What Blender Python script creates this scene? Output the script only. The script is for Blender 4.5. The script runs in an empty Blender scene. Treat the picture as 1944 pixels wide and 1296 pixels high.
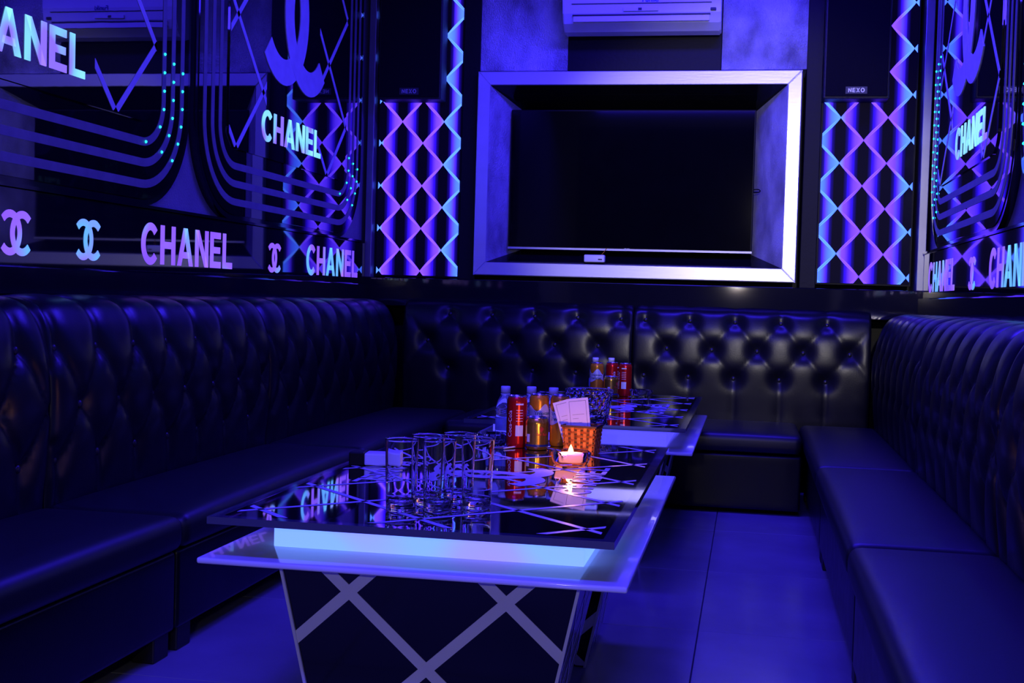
import bpy, bmesh, math, random
import numpy as np
from mathutils import Matrix, Vector

random.seed(7)
np.random.seed(7)
scene = bpy.context.scene
COL = scene.collection
PI = math.pi

# ------------------------------------------------------------------ camera
CAM_H = 0.92
cam_d = bpy.data.cameras.new('camera')
cam = bpy.data.objects.new('camera', cam_d)
COL.objects.link(cam)
cam_d.sensor_width = 36.0
cam_d.lens = 2400.0 / 1944.0 * 36.0
cam_d.clip_start = 0.05
scene.cycles.max_bounces = 10
scene.cycles.diffuse_bounces = 3
scene.cycles.glossy_bounces = 5
scene.cycles.transmission_bounces = 10
yaw, pitch, roll = 0.18597, 0.03489, -0.02817      # yaw to the left, pitch down, roll
fwd = Vector((-math.sin(yaw) * math.cos(pitch), math.cos(yaw) * math.cos(pitch), -math.sin(pitch)))
rgt = Vector((math.cos(yaw), math.sin(yaw), 0.0))
dwn = fwd.cross(rgt)
r2 = math.cos(roll) * rgt + math.sin(roll) * dwn
d2 = -math.sin(roll) * rgt + math.cos(roll) * dwn
up = -d2
mw = Matrix.Identity(4)
for i in range(3):
    mw[i][0] = r2[i]; mw[i][1] = up[i]; mw[i][2] = -fwd[i]
mw[2][3] = CAM_H
cam.matrix_world = mw
scene.camera = cam

# ------------------------------------------------------------------ exposure and world
scene.view_settings.view_transform = 'Standard'
scene.view_settings.look = 'None'
scene.view_settings.exposure = 0.0
scene.view_settings.gamma = 1.0
scene.view_settings.use_curve_mapping = False
world = bpy.data.worlds.new('world')
scene.world = world
world.use_nodes = True
world.node_tree.nodes['Background'].inputs[0].default_value = (0.004, 0.003, 0.03, 1)
world.node_tree.nodes['Background'].inputs[1].default_value = 0.02

# ------------------------------------------------------------------ room lamps
BLUE = (0.038, 0.018, 1.0)
def area(name, loc, size, power, color, rot=(0, 0, 0)):
    l = bpy.data.lights.new(name, 'AREA')
    l.shape = 'RECTANGLE'; l.size, l.size_y = size
    l.energy = power; l.color = color
    o = bpy.data.objects.new(name, l); COL.objects.link(o)
    o.location = loc; o.rotation_euler = rot
    return o
# blue LED coves around the dropped ceiling (above the picture)
area('cove_lamp', (-0.55, 3.0, 2.82), (0.5, 3.6), 42, BLUE)
area('cove_lamp', (-0.15, 5.2, 2.82), (1.4, 0.25), 100, BLUE)
area('cove_lamp', (-0.55, 0.55, 2.85), (2.0, 0.25), 115, BLUE, (math.radians(25), 0, 0))
# white doorway spotlight behind the photographer
sp = bpy.data.lights.new('ceiling_spot', 'SPOT')
sp.energy = 460; sp.color = (1.0, 0.93, 0.88); sp.spot_size = math.radians(19); sp.spot_blend = 0.5
sp.shadow_soft_size = 0.05
spo = bpy.data.objects.new('ceiling_spot', sp); COL.objects.link(spo)
spo.location = (0.35, -0.9, 1.9)
tgt = Vector((-0.05, 6.4, 1.28))
spo.rotation_euler = (tgt - spo.location).to_track_quat('-Z', 'Y').to_euler()

# small warm white lamp by the door behind the photographer
pl = bpy.data.lights.new('door_lamp', 'POINT'); pl.energy = 25; pl.color = (1.0, 0.92, 0.84); pl.shadow_soft_size = 0.015
plo = bpy.data.objects.new('door_lamp', pl); COL.objects.link(plo); plo.location = (-0.15, -0.7, 1.15)

# ------------------------------------------------------------------ materials
MATS = {}
def mat(name, color=(0.5, 0.5, 0.5), rough=0.5, metal=0.0, spec=0.5, trans=0.0, ior=1.45,
        emit=None, estr=0.0, bump=0.0, bscale=40.0, var=0.0, vscale=8.0, coat=0.0, aniso=None, rvar=0.0):
    m = bpy.data.materials.new(name)
    m.use_nodes = True
    nt = m.node_tree; b = nt.nodes['Principled BSDF']
    b.inputs['Base Color'].default_value = (*color, 1)
    b.inputs['Roughness'].default_value = rough
    b.inputs['Metallic'].default_value = metal
    b.inputs['Specular IOR Level'].default_value = spec
    b.inputs['Transmission Weight'].default_value = trans
    b.inputs['IOR'].default_value = ior
    b.inputs['Coat Weight'].default_value = coat
    b.inputs['Coat Roughness'].default_value = 0.03
    if emit:
        b.inputs['Emission Color'].default_value = (*emit, 1)
        b.inputs['Emission Strength'].default_value = estr
    if bump or var or rvar:
        tc = nt.nodes.new('ShaderNodeTexCoord')
        mp = nt.nodes.new('ShaderNodeMapping')
        nt.links.new(tc.outputs['Object'], mp.inputs['Vector'])
        if aniso: mp.inputs['Scale'].default_value = aniso
    if bump:
        n = nt.nodes.new('ShaderNodeTexNoise'); n.inputs['Scale'].default_value = bscale
        n.inputs['Detail'].default_value = 4
        nt.links.new(mp.outputs[0], n.inputs['Vector'])
        bp = nt.nodes.new('ShaderNodeBump'); bp.inputs['Strength'].default_value = bump
        bp.inputs['Distance'].default_value = 0.01
        nt.links.new(n.outputs['Fac'], bp.inputs['Height'])
        nt.links.new(bp.outputs[0], b.inputs['Normal'])
    if var or rvar:
        n2 = nt.nodes.new('ShaderNodeTexNoise'); n2.inputs['Scale'].default_value = vscale
        n2.inputs['Detail'].default_value = 6
        nt.links.new(mp.outputs[0], n2.inputs['Vector'])
    if var:
        mr = nt.nodes.new('ShaderNodeMapRange')
        mr.inputs['From Min'].default_value = 0.3; mr.inputs['From Max'].default_value = 0.7
        mr.inputs['To Min'].default_value = 1 - var; mr.inputs['To Max'].default_value = 1 + var
        nt.links.new(n2.outputs['Fac'], mr.inputs['Value'])
        vm = nt.nodes.new('ShaderNodeVectorMath'); vm.operation = 'SCALE'
        vm.inputs[0].default_value = color
        nt.links.new(mr.outputs[0], vm.inputs['Scale'])
        nt.links.new(vm.outputs[0], b.inputs['Base Color'])
    if rvar:
        mr2 = nt.nodes.new('ShaderNodeMapRange')
        mr2.inputs['From Min'].default_value = 0.3; mr2.inputs['From Max'].default_value = 0.7
        mr2.inputs['To Min'].default_value = max(0.02, rough - rvar); mr2.inputs['To Max'].default_value = rough + rvar
        nt.links.new(n2.outputs['Fac'], mr2.inputs['Value'])
        nt.links.new(mr2.outputs[0], b.inputs['Roughness'])
    MATS[name] = m
    return m

def lit_sign(name, cols, scale, strength=1.0, loc=0.0):
    """backlit acrylic letters: the lamps behind give a patchy lilac / cyan glow"""
    m = bpy.data.materials.new(name); m.use_nodes = True
    nt = m.node_tree; b = nt.nodes['Principled BSDF']
    b.inputs['Base Color'].default_value = (0.3, 0.3, 0.4, 1); b.inputs['Roughness'].default_value = 0.3
    g = nt.nodes.new('ShaderNodeNewGeometry')
    n = nt.nodes.new('ShaderNodeTexNoise'); n.inputs['Scale'].default_value = scale; n.inputs['Detail'].default_value = 1.0
    mp = nt.nodes.new('ShaderNodeMapping'); mp.inputs['Location'].default_value = (loc, loc * 0.7, 0)
    nt.links.new(g.outputs['Position'], mp.inputs['Vector']); nt.links.new(mp.outputs[0], n.inputs['Vector'])
    cr = nt.nodes.new('ShaderNodeValToRGB')
    e = cr.color_ramp.elements
    e[0].position = 0.36; e[0].color = (*cols[0], 1)
    e[1].position = 0.64; e[1].color = (*cols[-1], 1)
    for k, c in enumerate(cols[1:-1]):
        x = e.new(0.36 + 0.28 * (k + 1) / (len(cols) - 1)); x.color = (*c, 1)
    nt.links.new(n.outputs['Fac'], cr.inputs[0])
    nt.links.new(cr.outputs[0], b.inputs['Emission Color'])
    b.inputs['Emission Strength'].default_value = strength
    MATS[name] = m
    return m

def diamond_mat(name, band, glow_hi, glow_mid, band2, glow2, mid2):
    """backlit diamond tile: frosted band along its edges, light leaking in from its two side corners"""
    m = bpy.data.materials.new(name); m.use_nodes = True
    nt = m.node_tree; L = nt.links; b = nt.nodes['Principled BSDF']
    b.inputs['Base Color'].default_value = (0.001, 0.001, 0.004, 1); b.inputs['Roughness'].default_value = 0.4; b.inputs['Specular IOR Level'].default_value = 0.03
    tc = nt.nodes.new('ShaderNodeTexCoord'); sx = nt.nodes.new('ShaderNodeSeparateXYZ')
    L.new(tc.outputs['Object'], sx.inputs[0])
    def M(op, a, bb=None, c=None):
        n = nt.nodes.new('ShaderNodeMath'); n.operation = op
        for i, v in enumerate((a, bb, c)):
            if v is None: continue
            if isinstance(v, (int, float)): n.inputs[i].default_value = v
            else: L.new(v, n.inputs[i])
        return n.outputs[0]
    u = M('MULTIPLY', M('ABSOLUTE', sx.outputs[0]), 1 / 0.1108)
    v = M('MULTIPLY', M('ABSOLUTE', sx.outputs[2]), 1 / 0.1103)
    p = M('ADD', u, v)
    t = M('DIVIDE', u, M('MAXIMUM', p, 0.001))
    w = M('MULTIPLY', M('MULTIPLY', t, M('SUBTRACT', 1.0, t)), 0.30)
    w = M('ADD', w, 0.015)
    inb = M('LESS_THAN', M('SUBTRACT', 1.0, p), w)
    def ramp(hi, mid):
        cr = nt.nodes.new('ShaderNodeValToRGB'); e = cr.color_ramp.elements
        e[0].position = 0.20; e[0].color = (0.0012, 0.0006, 0.010, 1)
        e[1].position = 1.0; e[1].color = (*hi, 1)
        k = e.new(0.33); k.color = (0.010, 0.002, 0.30, 1)
        k = e.new(0.45); k.color = (*mid, 1)
        k = e.new(0.64); k.color = (hi[0] * 0.62, hi[1] * 0.55, hi[2] * 0.8, 1)
        L.new(u, cr.inputs[0]); return cr.outputs[0]
    def mix(f, a_, b_):
        mx = nt.nodes.new('ShaderNodeMix'); mx.data_type = 'RGBA'
        for v, i in ((f, 0), (a_, 6), (b_, 7)):
            if isinstance(v, tuple): mx.inputs[i].default_value = (*v, 1)
            else: L.new(v, mx.inputs[i])
        return mx.outputs[2]
    # the outer tubes behind each panel are cyan, the inner ones lilac
    g = nt.nodes.new('ShaderNodeNewGeometry'); gx = nt.nodes.new('ShaderNodeSeparateXYZ'); L.new(g.outputs['Position'], gx.inputs[0])
    X = gx.outputs[0]
    def step(lo, hi):
        mr = nt.nodes.new('ShaderNodeMapRange'); mr.inputs['From Min'].default_value = lo; mr.inputs['From Max'].default_value = hi
        L.new(X, mr.inputs['Value']); return mr.outputs[0]
    fc = M('MULTIPLY', step(-1.605, -1.580), step(0.425, 0.395))
    fc = M('MAXIMUM', M('MAXIMUM', fc, step(-1.908, -1.916)), step(0.66, 0.70))
    inner = mix(fc, ramp(glow_hi, glow_mid), ramp(glow2, mid2))
    bandc = mix(fc, band, band2)
    class _: pass
    mx = _(); mx.outputs = {2: mix(inb, inner, bandc)}
    L.new(mx.outputs[2], b.inputs['Emission Color']); b.inputs['Emission Strength'].default_value = 1.0
    MATS[name] = m
    return m

mat('black_wall', (0.004, 0.004, 0.005), 0.55, spec=0.25, bump=0.1, bscale=60)
mat('ceiling', (0.25, 0.25, 0.27), 0.7, bump=0.05)
mat('floor_tile', (0.24, 0.24, 0.26), 0.20, var=0.12, vscale=3, bump=0.02, bscale=4, rvar=0.05)
mat('grout', (0.03, 0.03, 0.035), 0.8, bump=0.1)
mat('wall_leather', (0.20, 0.20, 0.22), 0.45, bump=0.35, bscale=160, var=0.1)
mat('black_mirror', (0.003, 0.003, 0.006), 0.015, 0.0, ior=2.1, bump=0.02, bscale=2.2)
mat('black_gloss', (0.006, 0.006, 0.010), 0.05, spec=0.6, var=0.1)
mat('black_band', (0.004, 0.004, 0.008), 0.03, ior=1.8, var=0.1)
mat('frosted_stripe', (0.16, 0.16, 0.18), 0.45, var=0.12, vscale=20)
mat('frosted_line', (0.55, 0.55, 0.60), 0.4, var=0.08, vscale=20)
mat('leather', (0.004, 0.004, 0.006), 0.33, spec=0.36, bump=0.03, bscale=160, rvar=0.03, vscale=14)
mat('seat_leather', (0.004, 0.004, 0.006), 0.44, spec=0.55, bump=0.02, bscale=160)
mat('leather_button', (0.012, 0.012, 0.014), 0.3, bump=0.1, bscale=120)
mat('piping', (0.05, 0.035, 0.03), 0.5, bump=0.1)
mat('silver_frame', (0.72, 0.72, 0.76), 0.32, 0.55, bump=0.03, bscale=200, aniso=(0.05, 1, 1), var=0.05)
mat('silver_hatch', (0.70, 0.70, 0.74), 0.40, 0.70, bump=0.9, bscale=240, aniso=(1.0, 1, 0.6), var=0.70, vscale=5)
mat('silver_reveal', (0.86, 0.86, 0.88), 0.42, 0.25, bump=0.6, bscale=220, aniso=(1, 1, 0.5), var=0.35, vscale=9)
mat('post_metal', (0.25, 0.25, 0.28), 0.35, 0.6, var=0.1)
mat('tv_plastic', (0.004, 0.004, 0.005), 0.5, spec=0.2, bump=0.02)
mat('tv_screen', (0.002, 0.002, 0.003), 0.04, spec=0.3, var=0.1)
mat('ac_white', (0.80, 0.80, 0.82), 0.35, var=0.03)
mat('ac_dark', (0.03, 0.03, 0.035), 0.5, var=0.1)
mat('white_plastic', (0.78, 0.78, 0.80), 0.4, var=0.04)
mat("speaker_cloth", (0.005, 0.005, 0.006), 0.75, spec=0.15, bump=0.5, bscale=500)
mat('speaker_body', (0.010, 0.010, 0.012), 0.5, bump=0.2, bscale=200)
mat('badge_silver', (0.45, 0.45, 0.50), 0.4, 0.5, var=0.1)
mat('table_white', (0.80, 0.80, 0.84), 0.12, var=0.05, vscale=5, coat=0.5)
mat('table_black', (0.004, 0.004, 0.006), 0.02, spec=0.8, coat=1.0, var=0.1)
mat('glass_edge', (0.06, 0.065, 0.10), 0.05, spec=0.8, coat=1.0, var=0.05)
mat('base_black', (0.008, 0.008, 0.012), 0.08, spec=0.6, var=0.2)
mat('base_mirror', (0.30, 0.30, 0.40), 0.08, 0.9, bump=0.03, bscale=6)
mat('strip_white', (0.78, 0.78, 0.82), 0.35, var=0.06)
mat('glass', (1, 1, 1), 0.0, trans=1.0, ior=1.46, bump=0.0)
mat('cut_glass', (0.97, 0.98, 1), 0.02, trans=1.0, ior=1.5)
mat('ashtray_glass', (0.97, 0.97, 1), 0.02, trans=1.0, ior=1.10)
mat('bucket_glass', (0.97, 0.98, 1), 0.02, trans=1.0, ior=1.28)
mat('pet', (0.85, 0.9, 1.0), 0.05, trans=0.92, ior=1.2, bump=0.05, bscale=30)
mat('cap_white', (0.75, 0.78, 0.85), 0.4, bump=0.1, bscale=100)
mat('bottle_label', (0.25, 0.32, 0.65), 0.4, var=0.3, vscale=30)
mat('can_red', (0.62, 0.012, 0.012), 0.22, 0.55, var=0.06)
mat('can_orange', (0.90, 0.36, 0.02), 0.25, 0.4, var=0.08)
mat('can_white', (0.85, 0.83, 0.75), 0.3, 0.2, var=0.05)
mat('can_gold', (0.72, 0.42, 0.06), 0.20, 0.85, var=0.06)
mat('can_blue', (0.03, 0.05, 0.25), 0.25, 0.5, var=0.05)
mat('can_silver', (0.75, 0.75, 0.78), 0.2, 1.0, var=0.03)
mat('print_white', (0.8, 0.8, 0.78), 0.4, var=0.03)
mat('print_green', (0.03, 0.16, 0.09), 0.4, var=0.1)
mat('print_dark', (0.03, 0.03, 0.04), 0.5, var=0.1)
mat('print_red', (0.5, 0.03, 0.02), 0.4, var=0.1)
mat('bamboo', (0.85, 0.22, 0.02), 0.45, var=0.25, vscale=60, bump=0.2, bscale=200)
mat('bamboo_dark', (0.10, 0.03, 0.01), 0.6, var=0.2)
mat('paper', (0.80, 0.78, 0.76), 0.6, var=0.03)
mat('wax', (0.9, 0.75, 0.65), 0.5, emit=(1.0, 0.25, 0.14), estr=1.0, var=0.03)  # emission stands in for the flame's light glowing through the wax
mat('flame', (1, 0.6, 0.2), 0.5, emit=(1.0, 0.62, 0.16), estr=9.0, var=0.02)
mat('wick', (0.02, 0.02, 0.02), 0.9, var=0.1)
mat('led_teal', (0.02, 0.3, 0.3), 0.4, emit=(0.02, 0.80, 0.85), estr=2.0, var=0.02)
mat('wood_foot', (0.012, 0.010, 0.010), 0.5, var=0.2)
LILAC = (0.28, 0.10, 1.0); CYAN = (0.13, 0.50, 1.0); VIOL = (0.18, 0.07, 0.9)
lit_sign('band_letters', [VIOL, LILAC, (0.30, 0.14, 1.0), CYAN], 3.2, 0.95, 1.3)
lit_sign('mirror_letters', [(0.25, 0.15, 1.0), (0.2, 0.55, 1.0), (0.22, 0.75, 1.0), (0.30, 0.85, 1.0)], 6.0, 1.05, 0.4)
lit_sign('light_bar', [(0.44, 0.34, 2.6), (0.46, 0.38, 2.6), (0.42, 0.44, 2.6), (0.30, 0.62, 2.6)], 3.0, 0.75, 5.5)
lit_sign('light_bar_dim', [(0.14, 0.11, 2.0), (0.16, 0.13, 2.0), (0.16, 0.14, 2.0)], 3.0, 0.6, 5.5)
diamond_mat('diamond_glow', (0.36, 0.12, 3.6), (0.36, 0.12, 4.0), (0.050, 0.008, 2.0),
            (0.18, 0.50, 3.4), (0.17, 0.46, 3.8), (0.12, 0.04, 2.2))

# ------------------------------------------------------------------ helpers
def link(name, me, m=None, parent=None, loc=None, rot=None):
    o = bpy.data.objects.new(name, me); COL.objects.link(o)
    if m and me is not None and not me.materials: me.materials.append(MATS[m])
    if parent: o.parent = parent
    if loc: o.location = loc
    if rot: o.rotation_euler = rot
    return o

def thing(name, label, cat, loc=(0, 0, 0), rz=0.0, group=None):
    o = bpy.data.objects.new(name, None); COL.objects.link(o)
    o.location = loc; o.rotation_euler = (0, 0, rz); o.empty_display_size = 0.05
    o['label'] = label; o['category'] = cat
    if group: o['group'] = group
    return o

def tag(o, label, cat, group=None):
    o['label'] = label; o['category'] = cat
    if group: o['group'] = group
    return o

def struct(o):
    o['kind'] = 'structure'; return o

def bm_mesh(bm, name, smooth=False):
    bmesh.ops.recalc_face_normals(bm, faces=bm.faces)
    me = bpy.data.meshes.new(name); bm.to_mesh(me); bm.free()
    if smooth:
        for p in me.polygons: p.use_smooth = True
    return me

def box_bm(bm, x0, x1, y0, y1, z0, z1):
    r = bmesh.ops.create_cube(bm, size=1.0)
    for v in r['verts']:
        v.co = Vector(((x0 + x1) / 2 + v.co.x * (x1 - x0), (y0 + y1) / 2 + v.co.y * (y1 - y0), (z0 + z1) / 2 + v.co.z * (z1 - z0)))
    return r['verts']

def box(name, x0, x1, y0, y1, z0, z1, m, parent=None, bev=0.0, seg=2):
    bm = bmesh.new(); box_bm(bm, x0, x1, y0, y1, z0, z1)
    if bev: bmesh.ops.bevel(bm, geom=list(bm.edges), offset=bev, segments=seg, affect='EDGES', profile=0.5)
    me = bm_mesh(bm, name, bool(bev) and seg > 2)
    return link(name, me, m, parent)

def poly(name, pts, y0, y1, m, parent=None, loc=None, rot=None, bev=0.0):
    """flat shape in the local XZ plane, front at y0 (towards -Y), back at y1"""
    bm = bmesh.new()
    f = [bm.verts.new((x, y0, z)) for x, z in pts]
    g = [bm.verts.new((x, y1, z)) for x, z in pts]
    n = len(pts)
    ff = bm.faces.new(f); bm.faces.new(list(reversed(g)))
    for i in range(n): bm.faces.new((f[i], g[i], g[(i + 1) % n], f[(i + 1) % n]))
    if bev: bmesh.ops.bevel(bm, geom=list(ff.edges), offset=bev, segments=1, affect='EDGES')
    return link(name, bm_mesh(bm, name), m, parent, loc, rot)

def polys_mesh(name, shapes, y0, y1):
    bm = bmesh.new()
    for pts in shapes:
        f = [bm.verts.new((x, y0, z)) for x, z in pts]
        g = [bm.verts.new((x, y1, z)) for x, z in pts]
        n = len(pts)
        bm.faces.new(f); bm.faces.new(list(reversed(g)))
        for i in range(n): bm.faces.new((f[i], g[i], g[(i + 1) % n], f[(i + 1) % n]))
    return bm_mesh(bm, name)

def lathe(name, prof, m, parent=None, seg=32, loc=None, smooth=True, close=False):
    bm = bmesh.new(); rings = []
    for r, z in prof:
        if r < 1e-6: rings.append([bm.verts.new((0, 0, z))])
        else: rings.append([bm.verts.new((r * math.cos(2 * PI * k / seg), r * math.sin(2 * PI * k / seg), z)) for k in range(seg)])
    pairs = list(zip(rings[:-1], rings[1:]))
    if close: pairs.append((rings[-1], rings[0]))
    for a, b in pairs:
        for k in range(seg):
            k2 = (k + 1) % seg
            if len(a) == 1 and len(b) == 1: continue
            if len(a) == 1: bm.faces.new((a[0], b[k2], b[k]))
            elif len(b) == 1: bm.faces.new((a[k], a[k2], b[0]))
            else: bm.faces.new((a[k], a[k2], b[k2], b[k]))
    return link(name, bm_mesh(bm, name, smooth), m, parent, loc)

def clip_poly(pts, x0, x1, z0, z1):
    def cut(ps, ax, val, keep_less):
        out = []
        for i in range(len(ps)):
            a, b = ps[i], ps[(i + 1) % len(ps)]
            ia = (a[ax] <= val) if keep_less else (a[ax] >= val)
            ib = (b[ax] <= val) if keep_less else (b[ax] >= val)
            if ia: out.append(a)
            if ia != ib:
                t = (val - a[ax]) / (b[ax] - a[ax])
                out.append((a[0] + t * (b[0] - a[0]), a[1] + t * (b[1] - a[1])))
        return out
    for ax, val, kl in ((0, x0, False), (0, x1, True), (1, z0, False), (1, z1, True)):
        pts = cut(pts, ax, val, kl)
        if len(pts) < 3: return []
    out = []
    for p in pts:
        if not out or abs(p[0] - out[-1][0]) + abs(p[1] - out[-1][1]) > 1e-5: out.append(p)
    if len(out) > 2 and abs(out[0][0] - out[-1][0]) + abs(out[0][1] - out[-1][1]) < 1e-5: out.pop()
    return out if len(out) > 2 else []

def strip_quad(a, b, w):
    dx, dz = b[0] - a[0], b[1] - a[1]; l = math.hypot(dx, dz)
    nx, nz = -dz / l * w / 2, dx / l * w / 2
    return [(a[0] + nx, a[1] + nz), (a[0] - nx, a[1] - nz), (b[0] - nx, b[1] - nz), (b[0] + nx, b[1] + nz)]

# ---- bold capital letters (unit cap height), each a list of shapes and an advance width
def arc(cx, cz, rx, rz, a0, a1, n=28):
    return [(cx + rx * math.cos(math.radians(a0 + (a1 - a0) * k / n)), cz + rz * math.sin(math.radians(a0 + (a1 - a0) * k / n))) for k in range(n + 1)]
def ring_sector(cx, cz, rx, rz, tx, tz, a0, a1, n=28):
    return arc(cx, cz, rx, rz, a0, a1, n) + list(reversed(arc(cx, cz, rx - tx, rz - tz, a0, a1, n)))
S = 0.205
def letter(ch):
    if ch == 'C': return [ring_sector(0.46, 0.5, 0.46, 0.53, S, 0.19, 42, 318)], 0.86
    if ch == 'H': return [[(0, 0), (S, 0), (S, 1), (0, 1)], [(0.60, 0), (0.60 + S, 0), (0.60 + S, 1), (0.60, 1)], [(S, 0.41), (0.60, 0.41), (0.60, 0.59), (S, 0.59)]], 0.80
    if ch == 'A': return [[(0, 0), (0.22, 0), (0.56, 1), (0.34, 1)], [(0.90, 0), (0.68, 0), (0.34, 1), (0.56, 1)], [(0.20, 0.20), (0.70, 0.20), (0.65, 0.37), (0.25, 0.37)]], 0.90
    if ch == 'N': return [[(0, 0), (S, 0), (S, 1), (0, 1)], [(0.60, 0), (0.60 + S, 0), (0.60 + S, 1), (0.60, 1)], [(0, 1), (0.23, 1), (0.60 + S, 0), (0.58, 0)]], 0.80
    if ch == 'E': return [[(0, 0), (S, 0), (S, 1), (0, 1)], [(S, 0), (0.68, 0), (0.68, 0.18), (S, 0.18)], [(S, 0.41), (0.63, 0.41), (0.63, 0.59), (S, 0.59)], [(S, 0.82), (0.66, 0.82), (0.66, 1), (S, 1)]], 0.68
    if ch == 'L': return [[(0, 0), (S, 0), (S, 1), (0, 1)], [(S, 0), (0.64, 0), (0.64, 0.18), (S, 0.18)]], 0.64
    if ch == 'X': return [[(0, 0), (0.22, 0), (0.82, 1), (0.60, 1)], [(0.60, 0), (0.82, 0), (0.22, 1), (0, 1)]], 0.82
    if ch == 'O': return [ring_sector(0.46, 0.5, 0.46, 0.53, S, 0.19, 0, 180), ring_sector(0.46, 0.5, 0.46, 0.53, S, 0.19, 180, 360)], 0.92
def word_shapes(word, gap=0.13):
    x = 0; out = []
    for ch in word:
        sh, w = letter(ch); out.append((ch, x, sh)); x += w + gap
    return out, x - gap
def word(txt, parent, x0, x1, z0, h, y0, y1, m, pname='letter', tilt=None):
    ws, W = word_shapes(txt); k = (x1 - x0) / W
    for ch, x, sh in ws:
        shp = [[((x + px) * k, pz * h) for px, pz in s] for s in sh]
        o = link(pname, polys_mesh('letter_' + ch.lower(), shp, y0, y1), m, parent)
        o.location = (x0, 0, z0)
def emblem(parent, cx, cz, w, h, y0, y1, m, name='emblem'):
    """two interlocked horseshoe arcs, back to back"""
    rx = w * 0.33; off = w * 0.17
    t = w * 0.115
    o = None
    for sgn in (-1, 1):
        s = ring_sector(sgn * off, 0, rx, h / 2, t, t * (1.05), 45 if sgn > 0 else -135, 315 if sgn > 0 else 135, 36)
        yy = 0.0004 if sgn > 0 else 0
        o = link(name, polys_mesh(name, [s], y0 - yy, y1 - yy), m, parent, loc=(cx, 0, cz))
    return o

def text_mesh(txt, size=1.0, offset=0.0):
    cu = bpy.data.curves.new('lettering', 'FONT'); cu.body = txt; cu.size = size; cu.offset = offset
    cu.align_x = 'CENTER'; cu.align_y = 'CENTER'; cu.extrude = 0.0; cu.resolution_u = 3
    o = bpy.data.objects.new('lettering', cu); COL.objects.link(o)
    bpy.context.view_layer.update()
    dg = bpy.context.evaluated_depsgraph_get()
    me = bpy.data.meshes.new_from_object(o.evaluated_get(dg))
    bpy.data.objects.remove(o); bpy.data.curves.remove(cu)
    return me
def flat_text(txt, size, m, parent, loc, name='lettering', offset=0.0):
    """lettering in the local XZ plane facing -Y"""
    me = text_mesh(txt, size, offset)
    for v in me.vertices: v.co = Vector((v.co.x, 0, v.co.y))
    me.materials.clear()
    return link(name, me, m, parent, loc)
def can_text(txt, size, r, ang, z, m, parent, vertical=False, name='lettering', offset=0.0):
    me = text_mesh(txt, size, offset)
    for v in me.vertices:
        a, b = v.co.x, v.co.y
        if vertical: a, b = -b, a
        th = ang + a / r
        v.co = Vector((r * math.cos(th), r * math.sin(th), z + b))
    me.materials.clear()
    return link(name, me, m, parent)
def cyl_patch(name, r, a0, a1, zf0, zf1, m, parent, n=16):
    """patch on a can between two height functions of the fraction 0..1"""
    bm = bmesh.new(); A = []; B = []
    for k in range(n + 1):
        t = k / n; th = a0 + (a1 - a0) * t
        lo = zf0(t) if callable(zf0) else zf0; hi = zf1(t) if callable(zf1) else zf1
        A.append(bm.verts.new((r * math.cos(th), r * math.sin(th), lo)))
        B.append(bm.verts.new((r * math.cos(th), r * math.sin(th), hi)))
    for k in range(n): bm.faces.new((A[k], A[k + 1], B[k + 1], B[k]))
    me = bpy.data.meshes.new(name); bm.to_mesh(me); bm.free()
    for p in me.polygons: p.use_smooth = True
    return link(name, me, m, parent)

def copy_tree(o, parent=None):
    c = o.copy(); COL.objects.link(c)
    if parent: c.parent = parent
    for ch in list(o.children): copy_tree(ch, c)
    return c

# ------------------------------------------------------------------ room shell
WL, WR, WB, WF, ZC = -2.01, 0.84, 6.62, -1.6, 2.9
struct(box('floor', WL - 0.1, WR + 0.1, WF - 0.1, WB + 0.1, -0.12, -0.008, 'grout'))
floor = bpy.data.objects['floor']
struct(box('ceiling', WL - 0.1, WR + 0.1, WF - 0.1, WB + 0.1, ZC, ZC + 0.1, 'ceiling'))
struct(box('wall_left', WL - 0.1, WL, WF - 0.1, WB + 0.1, -0.01, ZC, 'wall_leather'))
struct(box('wall_right', WR, WR + 0.1, WF - 0.1, WB + 0.1, -0.01, ZC, 'wall_leather'))
struct(box('wall_back', WL - 0.1, WR + 0.1, WB, WB + 0.1, -0.01, ZC, 'black_wall'))
struct(box('wall_front', WL - 0.1, WR + 0.1, WF - 0.1, WF, -0.01, ZC, 'black_wall'))
# floor tiles 80 cm, joints recessed
TS = 0.80; tx0 = -0.115; ty0 = 4.36
tile_me = {}
ix0 = int(math.floor((WL - tx0) / TS)); ix1 = int(math.ceil((WR - tx0) / TS))
iy0 = int(math.floor((WF - ty0) / TS)); iy1 = int(math.ceil((WB - ty0) / TS))
for i in range(ix0, ix1):
    for j in range(iy0, iy1):
        x0, x1 = max(WL, tx0 + i * TS), min(WR, tx0 + (i + 1) * TS)
        y0, y1 = max(WF, ty0 + j * TS), min(WB, ty0 + (j + 1) * TS)
        if x1 - x0 < 0.02 or y1 - y0 < 0.02: continue
        key = (round(x1 - x0, 3), round(y1 - y0, 3))
        if key not in tile_me:
            bm = bmesh.new(); g = 0.0016
            box_bm(bm, g, key[0] - g, g, key[1] - g, -0.008, 0.0)
            bmesh.ops.bevel(bm, geom=[e for e in bm.edges if e.verts[0].co.z > -0.001 and e.verts[1].co.z > -0.001], offset=0.001, segments=1, affect='EDGES')
            tile_me[key] = bm_mesh(bm, 'tile')
        link('tile', tile_me[key], 'floor_tile', floor, (x0, y0, 0))

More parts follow.
